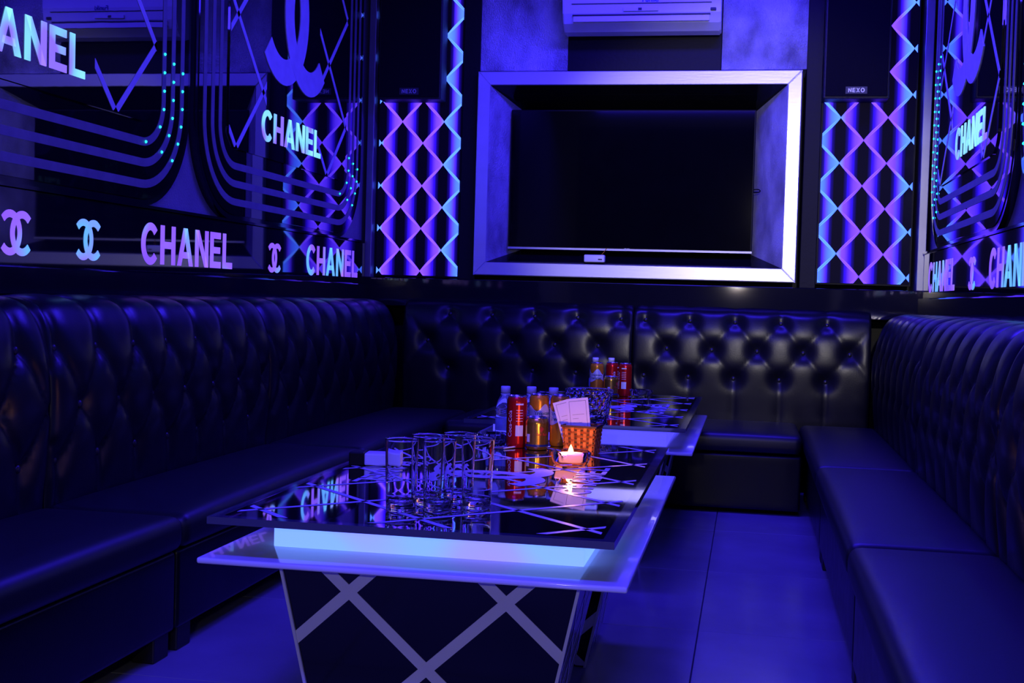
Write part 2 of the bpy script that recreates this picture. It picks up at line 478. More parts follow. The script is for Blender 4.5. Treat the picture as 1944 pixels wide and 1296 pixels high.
# back wall trim: dark ledge under the television, uprights, metal corner posts
struct(box('trim_1', WL + 0.02, WR - 0.02, 6.30, WB, 0.86, 1.005, 'black_gloss', bev=0.004))
struct(box('trim_2', -1.985, -1.950, 6.33, WB, 1.005, 2.9, 'post_metal', bev=0.003))
struct(box('trim_3', 0.775, 0.815, 6.33, WB, 1.005, 2.9, 'post_metal', bev=0.003))
struct(box('trim_4', -1.492, -1.405, 6.375, WB, 1.005, 2.9, 'black_wall', bev=0.003))
struct(box('trim_5', 0.228, 0.305, 6.375, WB, 1.005, 2.9, 'black_wall', bev=0.003))

# ------------------------------------------------------------------ diamond light panels on the back wall
def diamond_panel(label, x0, x1, z0, z1, col0, row0):
    HW, HH = 0.1108, 0.1103
    t = thing('diamond_light_panel', label, 'light panel', ((x0 + x1) / 2, 6.38, z0), 0)
    cx = (x0 + x1) / 2
    box('backing', x0 - cx - 0.008, x1 - cx + 0.008, 0.006, 0.04, -0.008, z1 - z0, 'tv_plastic', t)
    full = {}
    for i in range(-2, 8):
        for j in range(-3, 18):
            if (i + j) % 2: continue
            c = (col0 + i * HW, row0 + (j - 6) * HH)
            d = [(c[0] - HW, c[1]), (c[0], c[1] - HH), (c[0] + HW, c[1]), (c[0], c[1] + HH)]
            k = 0.992
            d = [(c[0] + (p[0] - c[0]) * k, c[1] + (p[1] - c[1]) * k) for p in d]
            pts = clip_poly(d, x0, x1, z0, z1)
            if not pts: continue
            whole = len(pts) == 4 and all(abs(pts[q][0] - d[q][0]) < 1e-6 for q in range(4))
            mname = 'diamond_glow'
            if whole and mname in full: me = full[mname]
            else:
                me = polys_mesh('tile', [[(p[0] - c[0], p[1] - c[1]) for p in pts]], -0.002, 0.006)
                if whole: full[mname] = me
            link('diamond_tile', me, mname, t, (c[0] - cx, 0, c[1] - z0))
    return t
# lattice crossing columns; diamonds sit between crossings
diamond_panel('purple backlit diamond panel left of the television frame', -1.934, -1.500, 1.020, 2.80, -1.810 - 0.1108 * 3, 1.5945)
diamond_panel('purple backlit diamond panel right of the television frame', 0.314, 0.746, 1.035, 2.80, 0.399 - 0.1108 * 3, 1.6190)

# ------------------------------------------------------------------ television surround
t = thing('television_surround', 'brushed silver picture frame surround with sloping sides around the television', 'frame', (-0.5995, 6.38, 1.02))
fx0, fx1, fz0, fz1 = -1.4055, 0.208, 1.030, 2.064
gx0, gx1, gz0, gz1 = -1.340, 0.140, 1.098, 1.994
hx0, hx1, hz0, hz1 = -1.200, -0.010, 1.170, 1.892
cx, cz = -0.5995, 1.02
def L2(p): return (p[0] - cx, p[1] - cz)
for nm, pts in (('frame_rail', [(fx0, fz1), (fx1, fz1), (gx1, gz1), (gx0, gz1)]), ('frame_rail', [(fx0, fz0), (fx1, fz0), (gx1, gz0), (gx0, gz0)]),
                ('frame_stile', [(fx0, fz0), (gx0, gz0), (gx0, gz1), (fx0, fz1)]), ('frame_stile', [(fx1, fz0), (gx1, gz0), (gx1, gz1), (fx1, fz1)])):
    poly(nm, [L2(p) for p in pts], -0.045, 0.03, 'silver_frame', t, bev=0.004)
def slope(nm, a, b, m):
    """sloping reveal from the front opening edge a to the back edge b (pairs of points), 8 mm thick"""
    bm = bmesh.new()
    (p, q), (r, s) = a, b
    v = [bm.verts.new((*[L2(p)[0]], -0.044, L2(p)[1])), bm.verts.new((L2(q)[0], -0.044, L2(q)[1])), bm.verts.new((L2(s)[0], 0.17, L2(s)[1])), bm.verts.new((L2(r)[0], 0.17, L2(r)[1]))]
    f = bm.faces.new(v)
    r_ = bmesh.ops.solidify(bm, geom=[f], thickness=0.006)
    return link(nm, bm_mesh(bm, nm), m, t)
slope('side_reveal', ((gx0, gz0), (gx0, gz1)), ((hx0, hz0), (hx0, hz1)), 'silver_reveal')
slope('side_reveal', ((gx1, gz0), (gx1, gz1)), ((hx1, hz0), (hx1, hz1)), 'silver_reveal')
slope('top_reveal', ((gx0, gz1), (gx1, gz1)), ((hx0, hz1), (hx1, hz1)), 'base_black')
slope('bottom_reveal', ((gx0, gz0), (gx1, gz0)), ((hx0, hz0), (hx1, hz0)), 'base_black')

tv = thing('television', 'black flat screen television switched off inside the silver surround', 'television', (-0.628, 6.44, 1.172))
box('casing', -0.622, 0.622, 0.012, 0.05, 0.0, 0.716, 'tv_plastic', tv, bev=0.004)
box('screen', -0.614, 0.614, 0.008, 0.013, 0.014, 0.708, 'tv_screen', tv)
box('bottom_bezel', -0.622, 0.622, 0.006, 0.014, 0.0, 0.010, 'badge_silver', tv)
flat_text('TCL', 0.018, 'badge_silver', tv, (0.0, 0.0045, 0.006), offset=0.0003)
sb = thing('set_top_box', 'small white box lying on the sill below the television', 'box', (-0.785, 6.37, 1.108))
box('body', -0.052, 0.052, -0.025, 0.025, 0.0, 0.038, 'white_plastic', sb, bev=0.006, seg=3)
box('status_window', 0.02, 0.04, -0.0262, -0.0245, 0.012, 0.018, 'ac_dark', sb)

# silver hatched cladding either side of the air conditioner, black recess below it
struct(box('trim_6', -1.440, -0.955, 6.385, WB, 2.075, 2.9, 'silver_hatch', bev=0.002))
struct(box('trim_7', -0.185, 0.290, 6.385, WB, 2.075, 2.9, 'silver_hatch', bev=0.002))
struct(box('trim_8', -0.953, -0.187, 6.392, WB, 2.075, 2.9, 'black_wall', bev=0.002))

ac = thing('air_conditioner', 'white wall air conditioner above the television', 'air conditioner', (-0.575, 6.39, 2.235))
prof = [(0.0, 0.02), (-0.06, 0.0), (-0.12, 0.008), (-0.165, 0.040), (-0.19, 0.085), (-0.197, 0.15), (-0.195, 0.26), (-0.18, 0.29), (0.0, 0.295)]
bm = bmesh.new()
A = [bm.verts.new((-0.385, y, z)) for y, z in prof]; B = [bm.verts.new((0.385, y, z)) for y, z in prof]
bm.faces.new(A); bm.faces.new(list(reversed(B)))
for k in range(len(prof)):
    k2 = (k + 1) % len(prof); bm.faces.new((A[k], B[k], B[k2], A[k2]))
bmesh.ops.bevel(bm, geom=[e for e in bm.edges if abs(e.verts[0].co.x - e.verts[1].co.x) < 1e-4], offset=0.006, segments=2, affect='EDGES')
link('housing', bm_mesh(bm, 'housing'), 'ac_white', ac)
box('outlet_gap', -0.335, 0.335, -0.1935, -0.18, 0.073, 0.079, 'ac_dark', ac)
poly('louvre', [(-0.33, 0.045), (0.33, 0.045), (0.33, 0.071), (-0.33, 0.071)], -0.189, -0.174, 'ac_white', ac)
box('panel_seam', -0.34, 0.34, -0.2005, -0.19, 0.128, 0.131, 'ac_dark', ac)
box('control_strip', -0.085, 0.085, -0.2005, -0.19, 0.092, 0.108, 'white_plastic', ac)
box('display_window', -0.013, 0.005, -0.2015, -0.19, 0.094, 0.107, 'ac_dark', ac)
box('sensor', 0.335, 0.362, -0.2, -0.185, 0.090, 0.104, 'ac_dark', ac, bev=0.002)
flat_text('Funiki', 0.034, 'can_blue', ac, (0.045, -0.1995, 0.1465), offset=0.0006)

# loudspeakers hung in front of the diamond panels
def speaker(label, x0, x1):
    t = thing('loudspeaker', label, 'loudspeaker', ((x0 + x1) / 2, 6.37, 1.91)); w = (x1 - x0) / 2
    box('cabinet', -w, w, -0.125, 0.0, 0.0, 0.85, 'speaker_body', t, bev=0.006)
    box('grille', -w + 0.008, w - 0.008, -0.131, -0.124, 0.010, 0.84, 'speaker_cloth', t, bev=0.003)
    b = box('badge', -0.050, 0.050, -0.133, -0.130, 0.022, 0.056, 'ac_dark', t)
    ws, W = word_shapes('NEXO', 0.2)
    k = 0.076 / W
    for ch, x, sh in ws:
        link('letter', polys_mesh('letter', [[((x + px) * k - 0.038, pz * 0.020 + 0.029) for px, pz in s] for s in sh], -0.1338, -0.1325), 'badge_silver', b)
speaker('black loudspeaker hung at the top left of the television', -1.905, -1.578)
speaker('black loudspeaker hung at the top right of the television', 0.305, 0.608)

# ------------------------------------------------------------------ side wall mirror panels and lettered bands
def u_outline(w, zb, zt, r, n=14):
    pts = [(-w, zt)]
    pts += [(-w + r + r * math.cos(a), zb + r + r * math.sin(a)) for a in [PI + (PI / 2) * k / n for k in range(n + 1)]]
    pts += [(w - r + r * math.cos(a), zb + r + r * math.sin(a)) for a in [1.5 * PI + (PI / 2) * k / n for k in range(n + 1)]]
    pts += [(w, zt)]
    return pts
def u_ribbon(w, zb, zt, r, th, n=14):
    a = u_outline(w, zb, zt, r, n); b = u_outline(w - th, zb + th, zt, max(0.02, r - th), n)
    return [[a[i], a[i + 1], b[i + 1], b[i]] for i in range(len(a) - 1)]
PW = 0.9775
def mirror_panel(label, xw, yc, rz, leds, tx):
    t = thing('mirror_wall_panel', label, 'mirror panel', (xw, yc, 1.187), rz, 'rounded mirror panels along the side walls')
    H = 1.45
    rim = poly('rim', u_outline(PW, 0, H, 0.36), -0.028, 0.0, 'black_gloss', t, bev=0.006)
    poly('mirror_border', u_outline(PW - 0.022, 0.022, H, 0.338), -0.031, -0.027, 'black_mirror', t)
    for k, off in enumerate((0.058, 0.128, 0.196)):
        s = link('frosted_stripe', polys_mesh('stripe', u_ribbon(PW - off, off, H, 0.36 - off, 0.027), -0.0325, -0.030), 'frosted_stripe', t)
        if leds:
            for side, zlo, zhi in leds:
                n = int((zhi - zlo) / 0.062)
                for q in range(n):
                    z = zlo + (q + 0.33 * k) * 0.062
                    rr = 0.36 - off - 0.013; zc_ = 0.36; x = PW - off - 0.0135
                    if z < zc_:
                        if zc_ - z > rr: continue
                        x = PW - 0.36 + math.sqrt(max(0, rr * rr - (zc_ - z) ** 2))
                    key = 'led'
                    if key not in LED: LED[key] = led_mesh()
                    link('led', LED[key], 'led_teal', s, (side * x, -0.0335, z))
    inner = poly('mirror_glass', u_outline(PW - 0.275, 0.275, H, 0.10), -0.037, -0.030, 'black_mirror', t, bev=0.004)
    # diamond lattice of frosted lines on the mirror
    w0, z0 = PW - 0.28, 0.28
    for sgn in (-1, 1):
        for k in range(-6, 7):
            xs = 0.43 + 0.53 * k
            a = (xs - sgn * 0.2, 0.278 - 0.2 * 0.97); b = (xs + sgn * 2.0, 0.278 + 2.0 * 0.97)
            for xa, xb in ((-w0, -0.33), (0.30, w0)):
                q = clip_poly(strip_quad(a, b, 0.022), xa, xb, z0, H)
                if q: link('lattice_line', polys_mesh('line', [q], -0.0382, -0.0365), 'frosted_line', t)
    emblem(t, 0.0, 0.93, 0.90, 0.66, -0.0400, -0.0365, 'frosted_line')
    word('CHANEL', t, tx - 0.355, tx + 0.355, 0.345, 0.122, -0.0395, -0.0365, 'mirror_letters')
    return t
LED = {}
def led_mesh():
    bm = bmesh.new(); bmesh.ops.create_icosphere(bm, subdivisions=1, radius=0.0055)
    return bm_mesh(bm, 'led', True)
mirror_panel('black mirror panel nearest the left edge with lit letters and teal dots', WL, 3.2435, PI / 2, [(1, 0.17, 0.60)], -0.115)
mirror_panel('black mirror panel in the left corner beside the diamond light panel', WL, 5.2435, PI / 2, [(1, 0.17, 0.45)], -0.02)
mirror_panel('black mirror panel in the right corner with a teal strip of dots', WR, 5.2435, -PI / 2, [(-1, 0.15, 0.95)], 0.14)
mirror_panel('black mirror panel cut off by the right edge of the photo', WR, 3.2435, -PI / 2, [(-1, 0.25, 0.75)], 0.0)

def lettered_band(label, xw, rz, sgn):
    """dark glass band with backlit emblems and letters; local x runs along the wall"""
    t = thing('lettered_band', label, 'sign', (xw + 0.002 * sgn, 0.0, 0.94), rz)
    y0, y1 = (0.8, 6.30)
    a, b = (y0, y1) if sgn > 0 else (-y1, -y0)
    box('glass_band', a, b, -0.034, 0.0, 0.028, 0.240, 'black_band', t, bev=0.003)
    box('top_moulding', a, b, -0.040, 0.0, 0.240, 0.250, 'black_gloss', t)
    box('bottom_moulding', a, b, -0.055, 0.0, -0.05, 0.028, 'black_gloss', t, bev=0.004)
    m = 'band_letters'
    f = -0.0355, -0.0335
    cap0, cap = 0.058, 0.133
    if sgn > 0:
        for yc in (2.70, 3.14, 3.523, 5.042): emblem(t, yc, 0.117, 0.172, 0.124, f[0], f[1], m)
        word('CHANEL', t, 3.86, 4.60, cap0, cap, f[0], f[1], m)
        word('CHANEL', t, 5.43, 6.18, cap0, cap, f[0], f[1], m)
    else:
        for yc in (4.95, 3.40): emblem(t, -yc, 0.117, 0.172, 0.124, f[0], f[1], m)
        word('CHANEL', t, -6.12, -5.36, cap0, cap, f[0], f[1], m)
        word('CHANEL', t, -4.60, -3.85, cap0, cap, f[0], f[1], m)
lettered_band('dark glass band of lit purple letters along the left wall', WL, PI / 2, 1)
lettered_band('dark glass band of lit purple letters along the right wall', WR, -PI / 2, -1)

# ------------------------------------------------------------------ tufted sofas
def resample(prof, n):
    p = np.array(prof, float)
    # Catmull-Rom through the points
    P = np.vstack([2 * p[0] - p[1], p, 2 * p[-1] - p[-2]]); out = []
    for i in range(1, len(P) - 2):
        for tt in np.linspace(0, 1, 12, endpoint=False):
            a, b, c, d = P[i - 1], P[i], P[i + 1], P[i + 2]
            out.append(0.5 * ((2 * b) + (-a + c) * tt + (2 * a - 5 * b + 4 * c - d) * tt ** 2 + (-a + 3 * b - 3 * c + d) * tt ** 3))
    out.append(p[-1]); out = np.array(out)
    L = np.concatenate([[0], np.cumsum(np.linalg.norm(np.diff(out, axis=0), axis=1))])
    u = np.linspace(0, L[-1], n)
    return np.stack([np.interp(u, L, out[:, 0]), np.interp(u, L, out[:, 1])], 1), u

def tufted_back(length, prof, rows, pitch, s0, amp, crease_w, pinch, parent, backd=0.0):
    """tufted backrest: local x along the length, y = -distance from the wall, z up.
    rows: (height z, phase) of the button rows from the top down"""
    pr, u = resample(prof, 84)
    ns = int(length / 0.0125)
    s = np.linspace(0, length, ns)
    iz = int(np.argmax(pr[:, 0] > 0.12))
    def arc_of(z):   # arc length on the front face at height z
        f = np.arange(len(pr)) > np.argmax(pr[:, 1])
        idx = np.where(f)[0]
        return float(np.interp(-z, -pr[idx, 1], u[idx]))
    T = [arc_of(z) for z, _ in rows]
    btn = []
    for (z, ph), tv_ in zip(rows, T):
        xs = np.arange(s0 + ph * pitch - 6 * pitch, length + pitch * 2, pitch)
        btn.append([(x, tv_) for x in xs if -pitch < x < length + pitch])
    segs = []
    for x, tv_ in btn[0]: segs.append(((x, -0.05), (x, tv_)))
    for x, tv_ in btn[-1]: segs.append(((x, tv_), (x, u[-1] + 0.05)))
    for r in range(len(btn) - 1):
        for a in btn[r]:
            for b in btn[r + 1]:
                if abs(a[0] - b[0]) < pitch * 0.75: segs.append((a, b))
    for x in (0.0, length): segs.append(((x, -1), (x, u[-1] + 1)))
    Sg, Ug = np.meshgrid(s, u, indexing='ij')
    D = np.full(Sg.shape, 9.0)
    for (ax, at), (bx, bt) in segs:
        dx, dt = bx - ax, bt - at; l2 = dx * dx + dt * dt
        k = np.clip(((Sg - ax) * dx + (Ug - at) * dt) / l2, 0, 1)
        D = np.minimum(D, np.hypot(Sg - ax - k * dx, Ug - at - k * dt))
    q = np.clip(D / crease_w, 0, 1)
    h = amp * (np.sqrt(1 - (1 - q) ** 2) - 1)
    fade = np.clip((u[-1] - Ug) / 0.08, 0, 1)
    bpts = [p for r in btn for p in r if 0.02 < p[0] < length - 0.02]
    for x, tv_ in bpts:
        rr = (Sg - x) ** 2 + (Ug - tv_) ** 2
        h = h - pinch * np.exp(-rr / (2 * 0.030 ** 2))
    h = h * (0.35 + 0.65 * fade)
    tan = np.gradient(pr, axis=0); nrm = np.stack([-tan[:, 1], tan[:, 0]], 1)
    nrm /= np.linalg.norm(nrm, axis=1)[:, None]
    if nrm[len(nrm) // 2, 0] < 0: nrm = -nrm
    dd = pr[None, :, 0] + h * nrm[None, :, 0]; zz = pr[None, :, 1] + h * nrm[None, :, 1]
    V = np.stack([Sg, -dd, zz], -1).reshape(-1, 3)
    n2 = len(u); F = []
    for i in range(ns - 1):
        for j in range(n2 - 1):
            F.append((i * n2 + j, i * n2 + j + 1, (i + 1) * n2 + j + 1, (i + 1) * n2 + j))
    # close the two ends and the back
    V = V.tolist(); b0 = len(V)
    zl = pr[-1, 1]
    for i in (0, ns - 1):
        V.append((float(s[i]), -backd, zl)); 
    F.append([j for j in range(n2)] + [b0]); F.append([(ns - 1) * n2 + j for j in reversed(range(n2))] + [b0 + 1])
    me = bpy.data.meshes.new('backrest'); me.from_pydata(V, [], F); me.update()
    bm = bmesh.new(); bm.from_mesh(me); bmesh.ops.recalc_face_normals(bm, faces=bm.faces); bm.to_mesh(me); bm.free()
    for p in me.polygons: p.use_smooth = len(p.vertices) == 4
    bk = link('backrest', me, 'leather', parent)
    for x, tv_ in bpts:
        j = int(np.argmin(abs(u - tv_))); i = int(np.argmin(abs(s - x)))
        d_, z_ = float(dd[i, j]), float(zz[i, j])
        b = link('button', BTN, 'leather_button', bk, (x, -d_ - 0.001, z_))
    return bk
bm = bmesh.new(); bmesh.ops.create_uvsphere(bm, u_segments=12, v_segments=6, radius=0.011)
for v in bm.verts: v.co.y *= 0.55
BTN = bm_mesh(bm, 'button', True); BTN.materials.append(MATS['leather_button'])

def cushion(name, x0, x1, y0, y1, z0, z1, parent, r=0.035, puff=0.012, m='seat_leather'):
    """upholstered slab, rounded edges and slightly crowned top"""
    bm = bmesh.new(); box_bm(bm, x0, x1, y0, y1, z0, z1)
    bmesh.ops.bevel(bm, geom=list(bm.edges), offset=r, segments=4, affect='EDGES', profile=0.55)
    bmesh.ops.subdivide_edges(bm, edges=[e for e in bm.edges if e.calc_length() > 0.12], cuts=8, use_grid_fill=True)
    for v in bm.verts:
        fx = 1 - abs((v.co.x - (x0 + x1) / 2) / ((x1 - x0) / 2)) ** 4; fy = 1 - abs((v.co.y - (y0 + y1) / 2) / ((y1 - y0) / 2)) ** 4
        if v.co.z > (z0 + z1) / 2: v.co.z += puff * max(0, fx) * max(0, fy)
    return link(name, bm_mesh(bm, name, True), m, parent)

SIDE_PROF = [(0.0, 0.872), (0.06, 0.890), (0.13, 0.892), (0.195, 0.872), (0.235, 0.82), (0.262, 0.74), (0.272, 0.65), (0.272, 0.55), (0.266, 0.45), (0.255, 0.36), (0.25, 0.31)]
BACK_PROF = [(0.0, 0.895), (0.06, 0.905), (0.12, 0.900), (0.175, 0.872), (0.20, 0.82), (0.215, 0.72), (0.22, 0.60), (0.215, 0.48), (0.205, 0.38), (0.20, 0.31)]
def side_unit(label, xw, sgn, ya, yb, front, s0):
    """sofa unit along a side wall. sgn +1: left wall (faces +x)"""
    Lh = yb - ya - 0.006
    t = thing('tufted_sofa', label, 'sofa', (xw, (ya if sgn > 0 else yb), 0), PI / 2 if sgn > 0 else -PI / 2, 'black tufted sofas round the tables')
    depth = abs(front - xw)
    tufted_back(Lh, SIDE_PROF, [(0.765, 0.0), (0.60, 0.5), (0.46, 0.0)], 0.2125, s0, 0.020, 0.075, 0.012, t)
    cushion('seat_cushion', 0, Lh, -depth, -0.235, 0.265, 0.352, t, r=0.032)
    cushion('base', 0.004, Lh - 0.004, -depth + 0.022, -0.02, 0.06, 0.262, t, r=0.012, puff=0, m='leather')
    for x in (0.06, Lh - 0.06):
        for y in (-depth + 0.06, -0.08):
            box('foot', x - 0.04, x + 0.04, y - 0.03, y + 0.03, 0.0, 0.07, 'wood_foot', t, bev=0.004)
    return t
side_unit('black tufted sofa unit at the left edge, nearest the camera', WL + 0.005, 1, 1.45, 2.95, -1.372, 0.10)
side_unit('middle black tufted sofa unit along the left wall', WL + 0.005, 1, 2.95, 4.45, -1.372, 0.05)
side_unit('black tufted sofa unit in the far left corner', WL + 0.005, 1, 4.45, 6.16, -1.372, 0.01)
side_unit('black tufted sofa unit at the right edge, nearest the camera', WR - 0.005, -1, 1.60, 3.10, 0.245, 0.10)
side_unit('middle black tufted sofa unit along the right wall', WR - 0.005, -1, 3.10, 4.60, 0.245, 0.06)
side_unit('black tufted sofa unit in the far right corner', WR - 0.005, -1, 4.60, 6.16, 0.245, 0.03)
def back_unit(label, xa, xb, sa, sb_, s0):
    L_ = xb - xa - 0.004
    t = thing('tufted_bench', label, 'sofa', (xa, 6.42, 0), 0, 'black tufted benches under the television')
    tufted_back(L_, BACK_PROF, [(0.835, 0.0), (0.695, 0.5), (0.555, 0.0)], 0.2175, s0, 0.007, 0.07, 0.022, t)
    cushion('seat_cushion', sa - xa, sb_ - xa, -0.82, -0.17, 0.268, 0.352, t, r=0.03)
    cushion('base', sa - xa, sb_ - xa, -0.808, -0.02, 0.02, 0.262, t, r=0.012, puff=0, m='leather')
back_unit('black button tufted bench below the left half of the television', -1.735, -0.565, -1.365, -0.568, 0.019)
back_unit('black button tufted bench below the right half of the television', -0.565, 0.570, -0.565, 0.238, 0.057)

# ------------------------------------------------------------------ low tables
TZ = 0.502
def make_table(label, ox, oy, barm):
    t = thing('low_table', label, 'table', (ox, oy, 0), 0, 'low glass topped tables')
    X0, X1, Y0, Y1 = -0.376, 0.376, 0.0, 1.467
    top = box('glass_top', X0 + 0.022, X1 - 0.022, Y0 + 0.022, Y1 - 0.022, TZ - 0.0115, TZ - 0.0004, 'table_black', t)
    # clear edge of the glass round the black print
    bm = bmesh.new()
    for a in ((X0, X1, Y0, Y0 + 0.022), (X0, X1, Y1 - 0.022, Y1), (X0, X0 + 0.022, Y0 + 0.022, Y1 - 0.022), (X1 - 0.022, X1, Y0 + 0.022, Y1 - 0.022)):
        box_bm(bm, a[0], a[1], a[2], a[3], TZ - 0.0135, TZ)
    link('glass_edge', bm_mesh(bm, 'glass_edge'), 'glass_edge', t)
    lx, ly0, ly1 = 0.345, 0.035, 1.432
    for k in range(-4, 9):
        for sg in (-1, 1):
            # printed lines at 45 degrees, 31 cm apart
            c = 0.7335 + (k - 2) * 0.3135
            a = (-2.0, c - 2.0 * sg); b = (2.0, c + 2.0 * sg)
            q = clip_poly(strip_quad(a, b, 0.014), -lx, lx, ly0, ly1)
            if not q: continue
            bm = bmesh.new(); bm.faces.new([bm.verts.new((p[0], p[1], TZ + 0.0001)) for p in q])
            me = bm_mesh(bm, 'printed_line')
            link('printed_line', me, 'frosted_line', top)
    def flat(o_list_parent, shapes, m, rz, loc):
        bm = bmesh.new()
        for s in shapes: bm.faces.new([bm.verts.new((p[0], p[1], 0)) for p in s])
        o = link('printed_letter', bm_mesh(bm, 'printed_letter'), m, top, loc, (0, 0, rz)); return o
    ws, W = word_shapes('CHANEL')
    for rz, lx_ in ((PI / 2, 0.265), (-PI / 2, -0.265)):
        k = 0.44 / W
        for ch, x, sh in ws:
            flat(top, [[((x + p[0]) * k - 0.22, p[1] * 0.068) for p in s] for s in sh], 'frosted_line', rz, (lx_, 0.7335, TZ + 0.0003))
    for sgn in (-1, 1):
        s = ring_sector(sgn * 0.065, 0, 0.13, 0.145, 0.043, 0.045, 45 if sgn > 0 else -135, 315 if sgn > 0 else 135, 36)
        o = flat(top, [s], 'frosted_line', PI / 2, (0, 0.7335, TZ + 0.0004 + 0.0001 * sgn)); o.name = 'printed_emblem'
    bar = thing_part('light_box', t)
    for nm, a in (('lit_panel', (-0.305, 0.305, 0.155, 0.163)), ('lit_panel', (-0.305, 0.305, 1.304, 1.312)), ('lit_panel', (-0.305, -0.297, 0.163, 1.304)), ('lit_panel', (0.297, 0.305, 0.163, 1.304))):
        box(nm, a[0], a[1], a[2], a[3], 0.4225, 0.488, barm, bar, bev=0.0015)
    sh = box('shelf', -0.400, 0.400, 0.01, 1.457, 0.411, 0.4225, 'table_white', t, bev=0.004, seg=3)
    # two tapering pedestals faced with black glass and white diagonal strips
    for y0, y1 in ((0.17, 0.56), (0.92, 1.30)):
        zt, zb = 0.411, 0.0
        tw, bw = 0.302, 0.215
        bm = bmesh.new()
        vs = [bm.verts.new(p) for p in ((-bw, y0 + 0.03, zb), (bw, y0 + 0.03, zb), (bw, y1 - 0.03, zb), (-bw, y1 - 0.03, zb), (-tw, y0, zt), (tw, y0, zt), (tw, y1, zt), (-tw, y1, zt))]
        for f in ((0, 1, 2, 3), (4, 5, 6, 7), (0, 1, 5, 4), (1, 2, 6, 5), (2, 3, 7, 6), (3, 0, 4, 7)): bm.faces.new([vs[i] for i in f])
        me = bm_mesh(bm, 'pedestal'); me.materials.append(MATS['base_black']); me.materials.append(MATS['base_mirror'])
        for p in me.polygons:
            if abs(p.normal.x) > 0.7: p.material_index = 1
        ped = link('pedestal', me, None, t)
        # edge trims
        for sx in (-1, 1):
            for yt, yb2 in ((y0, y0 + 0.03),):
                bm = bmesh.new()
                for zz, ww, yy in ((zb, bw, yb2), (zt, tw, yt)):
                    for dx in (-0.003, 0.003):
                        for dy in (-0.004, 0.004): bm.verts.new((sx * ww + dx, yy + dy - 0.001, zz))
                bmesh.ops.convex_hull(bm, input=bm.verts)
                link('edge_trim', bm_mesh(bm, 'edge_trim'), 'strip_white', ped)
        # strips on the front face; local x, height z
        segs = []
        nx, nz = 0.156, 0.143
        for k in range(-4, 5):
            for sg in (-1, 1):
                segs.append(((k * 2 * nx - sg * 4 * nx, 0.195 - 4 * nz), (k * 2 * nx + sg * 4 * nx, 0.195 + 4 * nz)))
        for si, (a, b) in enumerate(segs):
            q = clip_poly(strip_quad(a, b, 0.022), -tw, tw, zb + 0.004, zt - 0.002)
            # clip against the slanted sides
            def side_clip(ps, s):
                out = []
                fn = lambda p: (bw + (tw - bw) * (p[1] - zb) / (zt - zb)) - 0.002 - s * p[0]
                for i in range(len(ps)):
                    A_, B_ = ps[i], ps[(i + 1) % len(ps)]
                    fa, fb = fn(A_), fn(B_)
                    if fa >= 0: out.append(A_)
                    if (fa >= 0) != (fb >= 0):
                        tt = fa / (fa - fb); out.append((A_[0] + tt * (B_[0] - A_[0]), A_[1] + tt * (B_[1] - A_[1])))
                return out
            if q: q = side_clip(q, 1)
            if len(q) > 2: q = side_clip(q, -1)
            if len(q) < 3: continue
            bm = bmesh.new()
            f = [bm.verts.new((p[0], y0 + 0.03 * (1 - p[1] / zt) - 0.0015 - 0.0006 * (si % 2), p[1])) for p in q]
            g = [bm.verts.new((p[0], y0 + 0.03 * (1 - p[1] / zt) + 0.001, p[1])) for p in q]
            try:
                bm.faces.new(f)
                for i in range(len(q)): bm.faces.new((f[i], g[i], g[(i + 1) % len(q)], f[(i + 1) % len(q)]))
                link('diagonal_strip', bm_mesh(bm, 'diagonal_strip'), 'strip_white', ped)
            except ValueError:
                bm.free()
        # thin strips on the right and left faces, drawn in place of reflected lattice lines
        for sx in (-1, 1):
            for k in (-1, 0, 1):
                for sg in (-1, 1):
                    yc = (y0 + y1) / 2 + k * 0.13
                    a = (yc - sg * 0.4, 0.195 - 0.4); b = (yc + sg * 0.4, 0.195 + 0.4)
                    q = clip_poly(strip_quad(a, b, 0.010), y0 + 0.03, y1 - 0.03, 0.005, zt - 0.002)
                    if not q: continue
                    bm = bmesh.new()
                    f = [bm.verts.new((sx * (bw + (tw - bw) * p[1] / zt + 0.001), p[0], p[1])) for p in q]
                    bm.faces.new(f)
                    link('diagonal_strip', bm_mesh(bm, 'diagonal_strip'), 'strip_white', ped)
    return t
def thing_part(name, parent):
    o = bpy.data.objects.new(name, None); COL.objects.link(o); o.parent = parent; o.empty_display_size = 0.05
    return o
make_table('near low table with black printed glass top and glowing white edge box', -0.594, 2.17, 'light_bar')
make_table('far low table pushed up to the bench below the television', -0.574, 4.20, 'light_bar_dim')

# ------------------------------------------------------------------ drinks and small things
def tumbler(label, x, y):
    g = thing('glass_tumbler', label, 'glass', (x, y, TZ), 0, 'tall glasses on the near table')
    lathe('bowl', [(0.0, 0.0012), (0.012, 0.0011), (0.022, 0.0008), (0.0245, 0.0), (0.0275, 0.002), (0.0285, 0.006), (0.0286, 0.010), (0.02955, 0.040), (0.0310, 0.090), (0.0324, 0.136), (0.0325, 0.1385), (0.0322, 0.1402), (0.0318, 0.1405), (0.0314, 0.1402), (0.03115, 0.1385), (0.0310, 0.136), (0.0296, 0.090), (0.0281, 0.040), (0.0276, 0.024), (0.0270, 0.0205), (0.025, 0.0175), (0.020, 0.0160), (0.010, 0.0155), (0.0, 0.0155)], 'glass', g, 40)
tumbler('tall empty glass standing apart at the left of the glasses', -0.652, 2.350)
tumbler('tall empty glass in the middle of the front row of glasses', -0.583, 2.372)
tumbler('tall empty glass at the right end of the front row of glasses', -0.519, 2.428)
tumbler('tall empty glass behind the middle one of the front row', -0.622, 2.437)
tumbler('tall empty glass at the very back of the cluster of glasses', -0.572, 2.497)

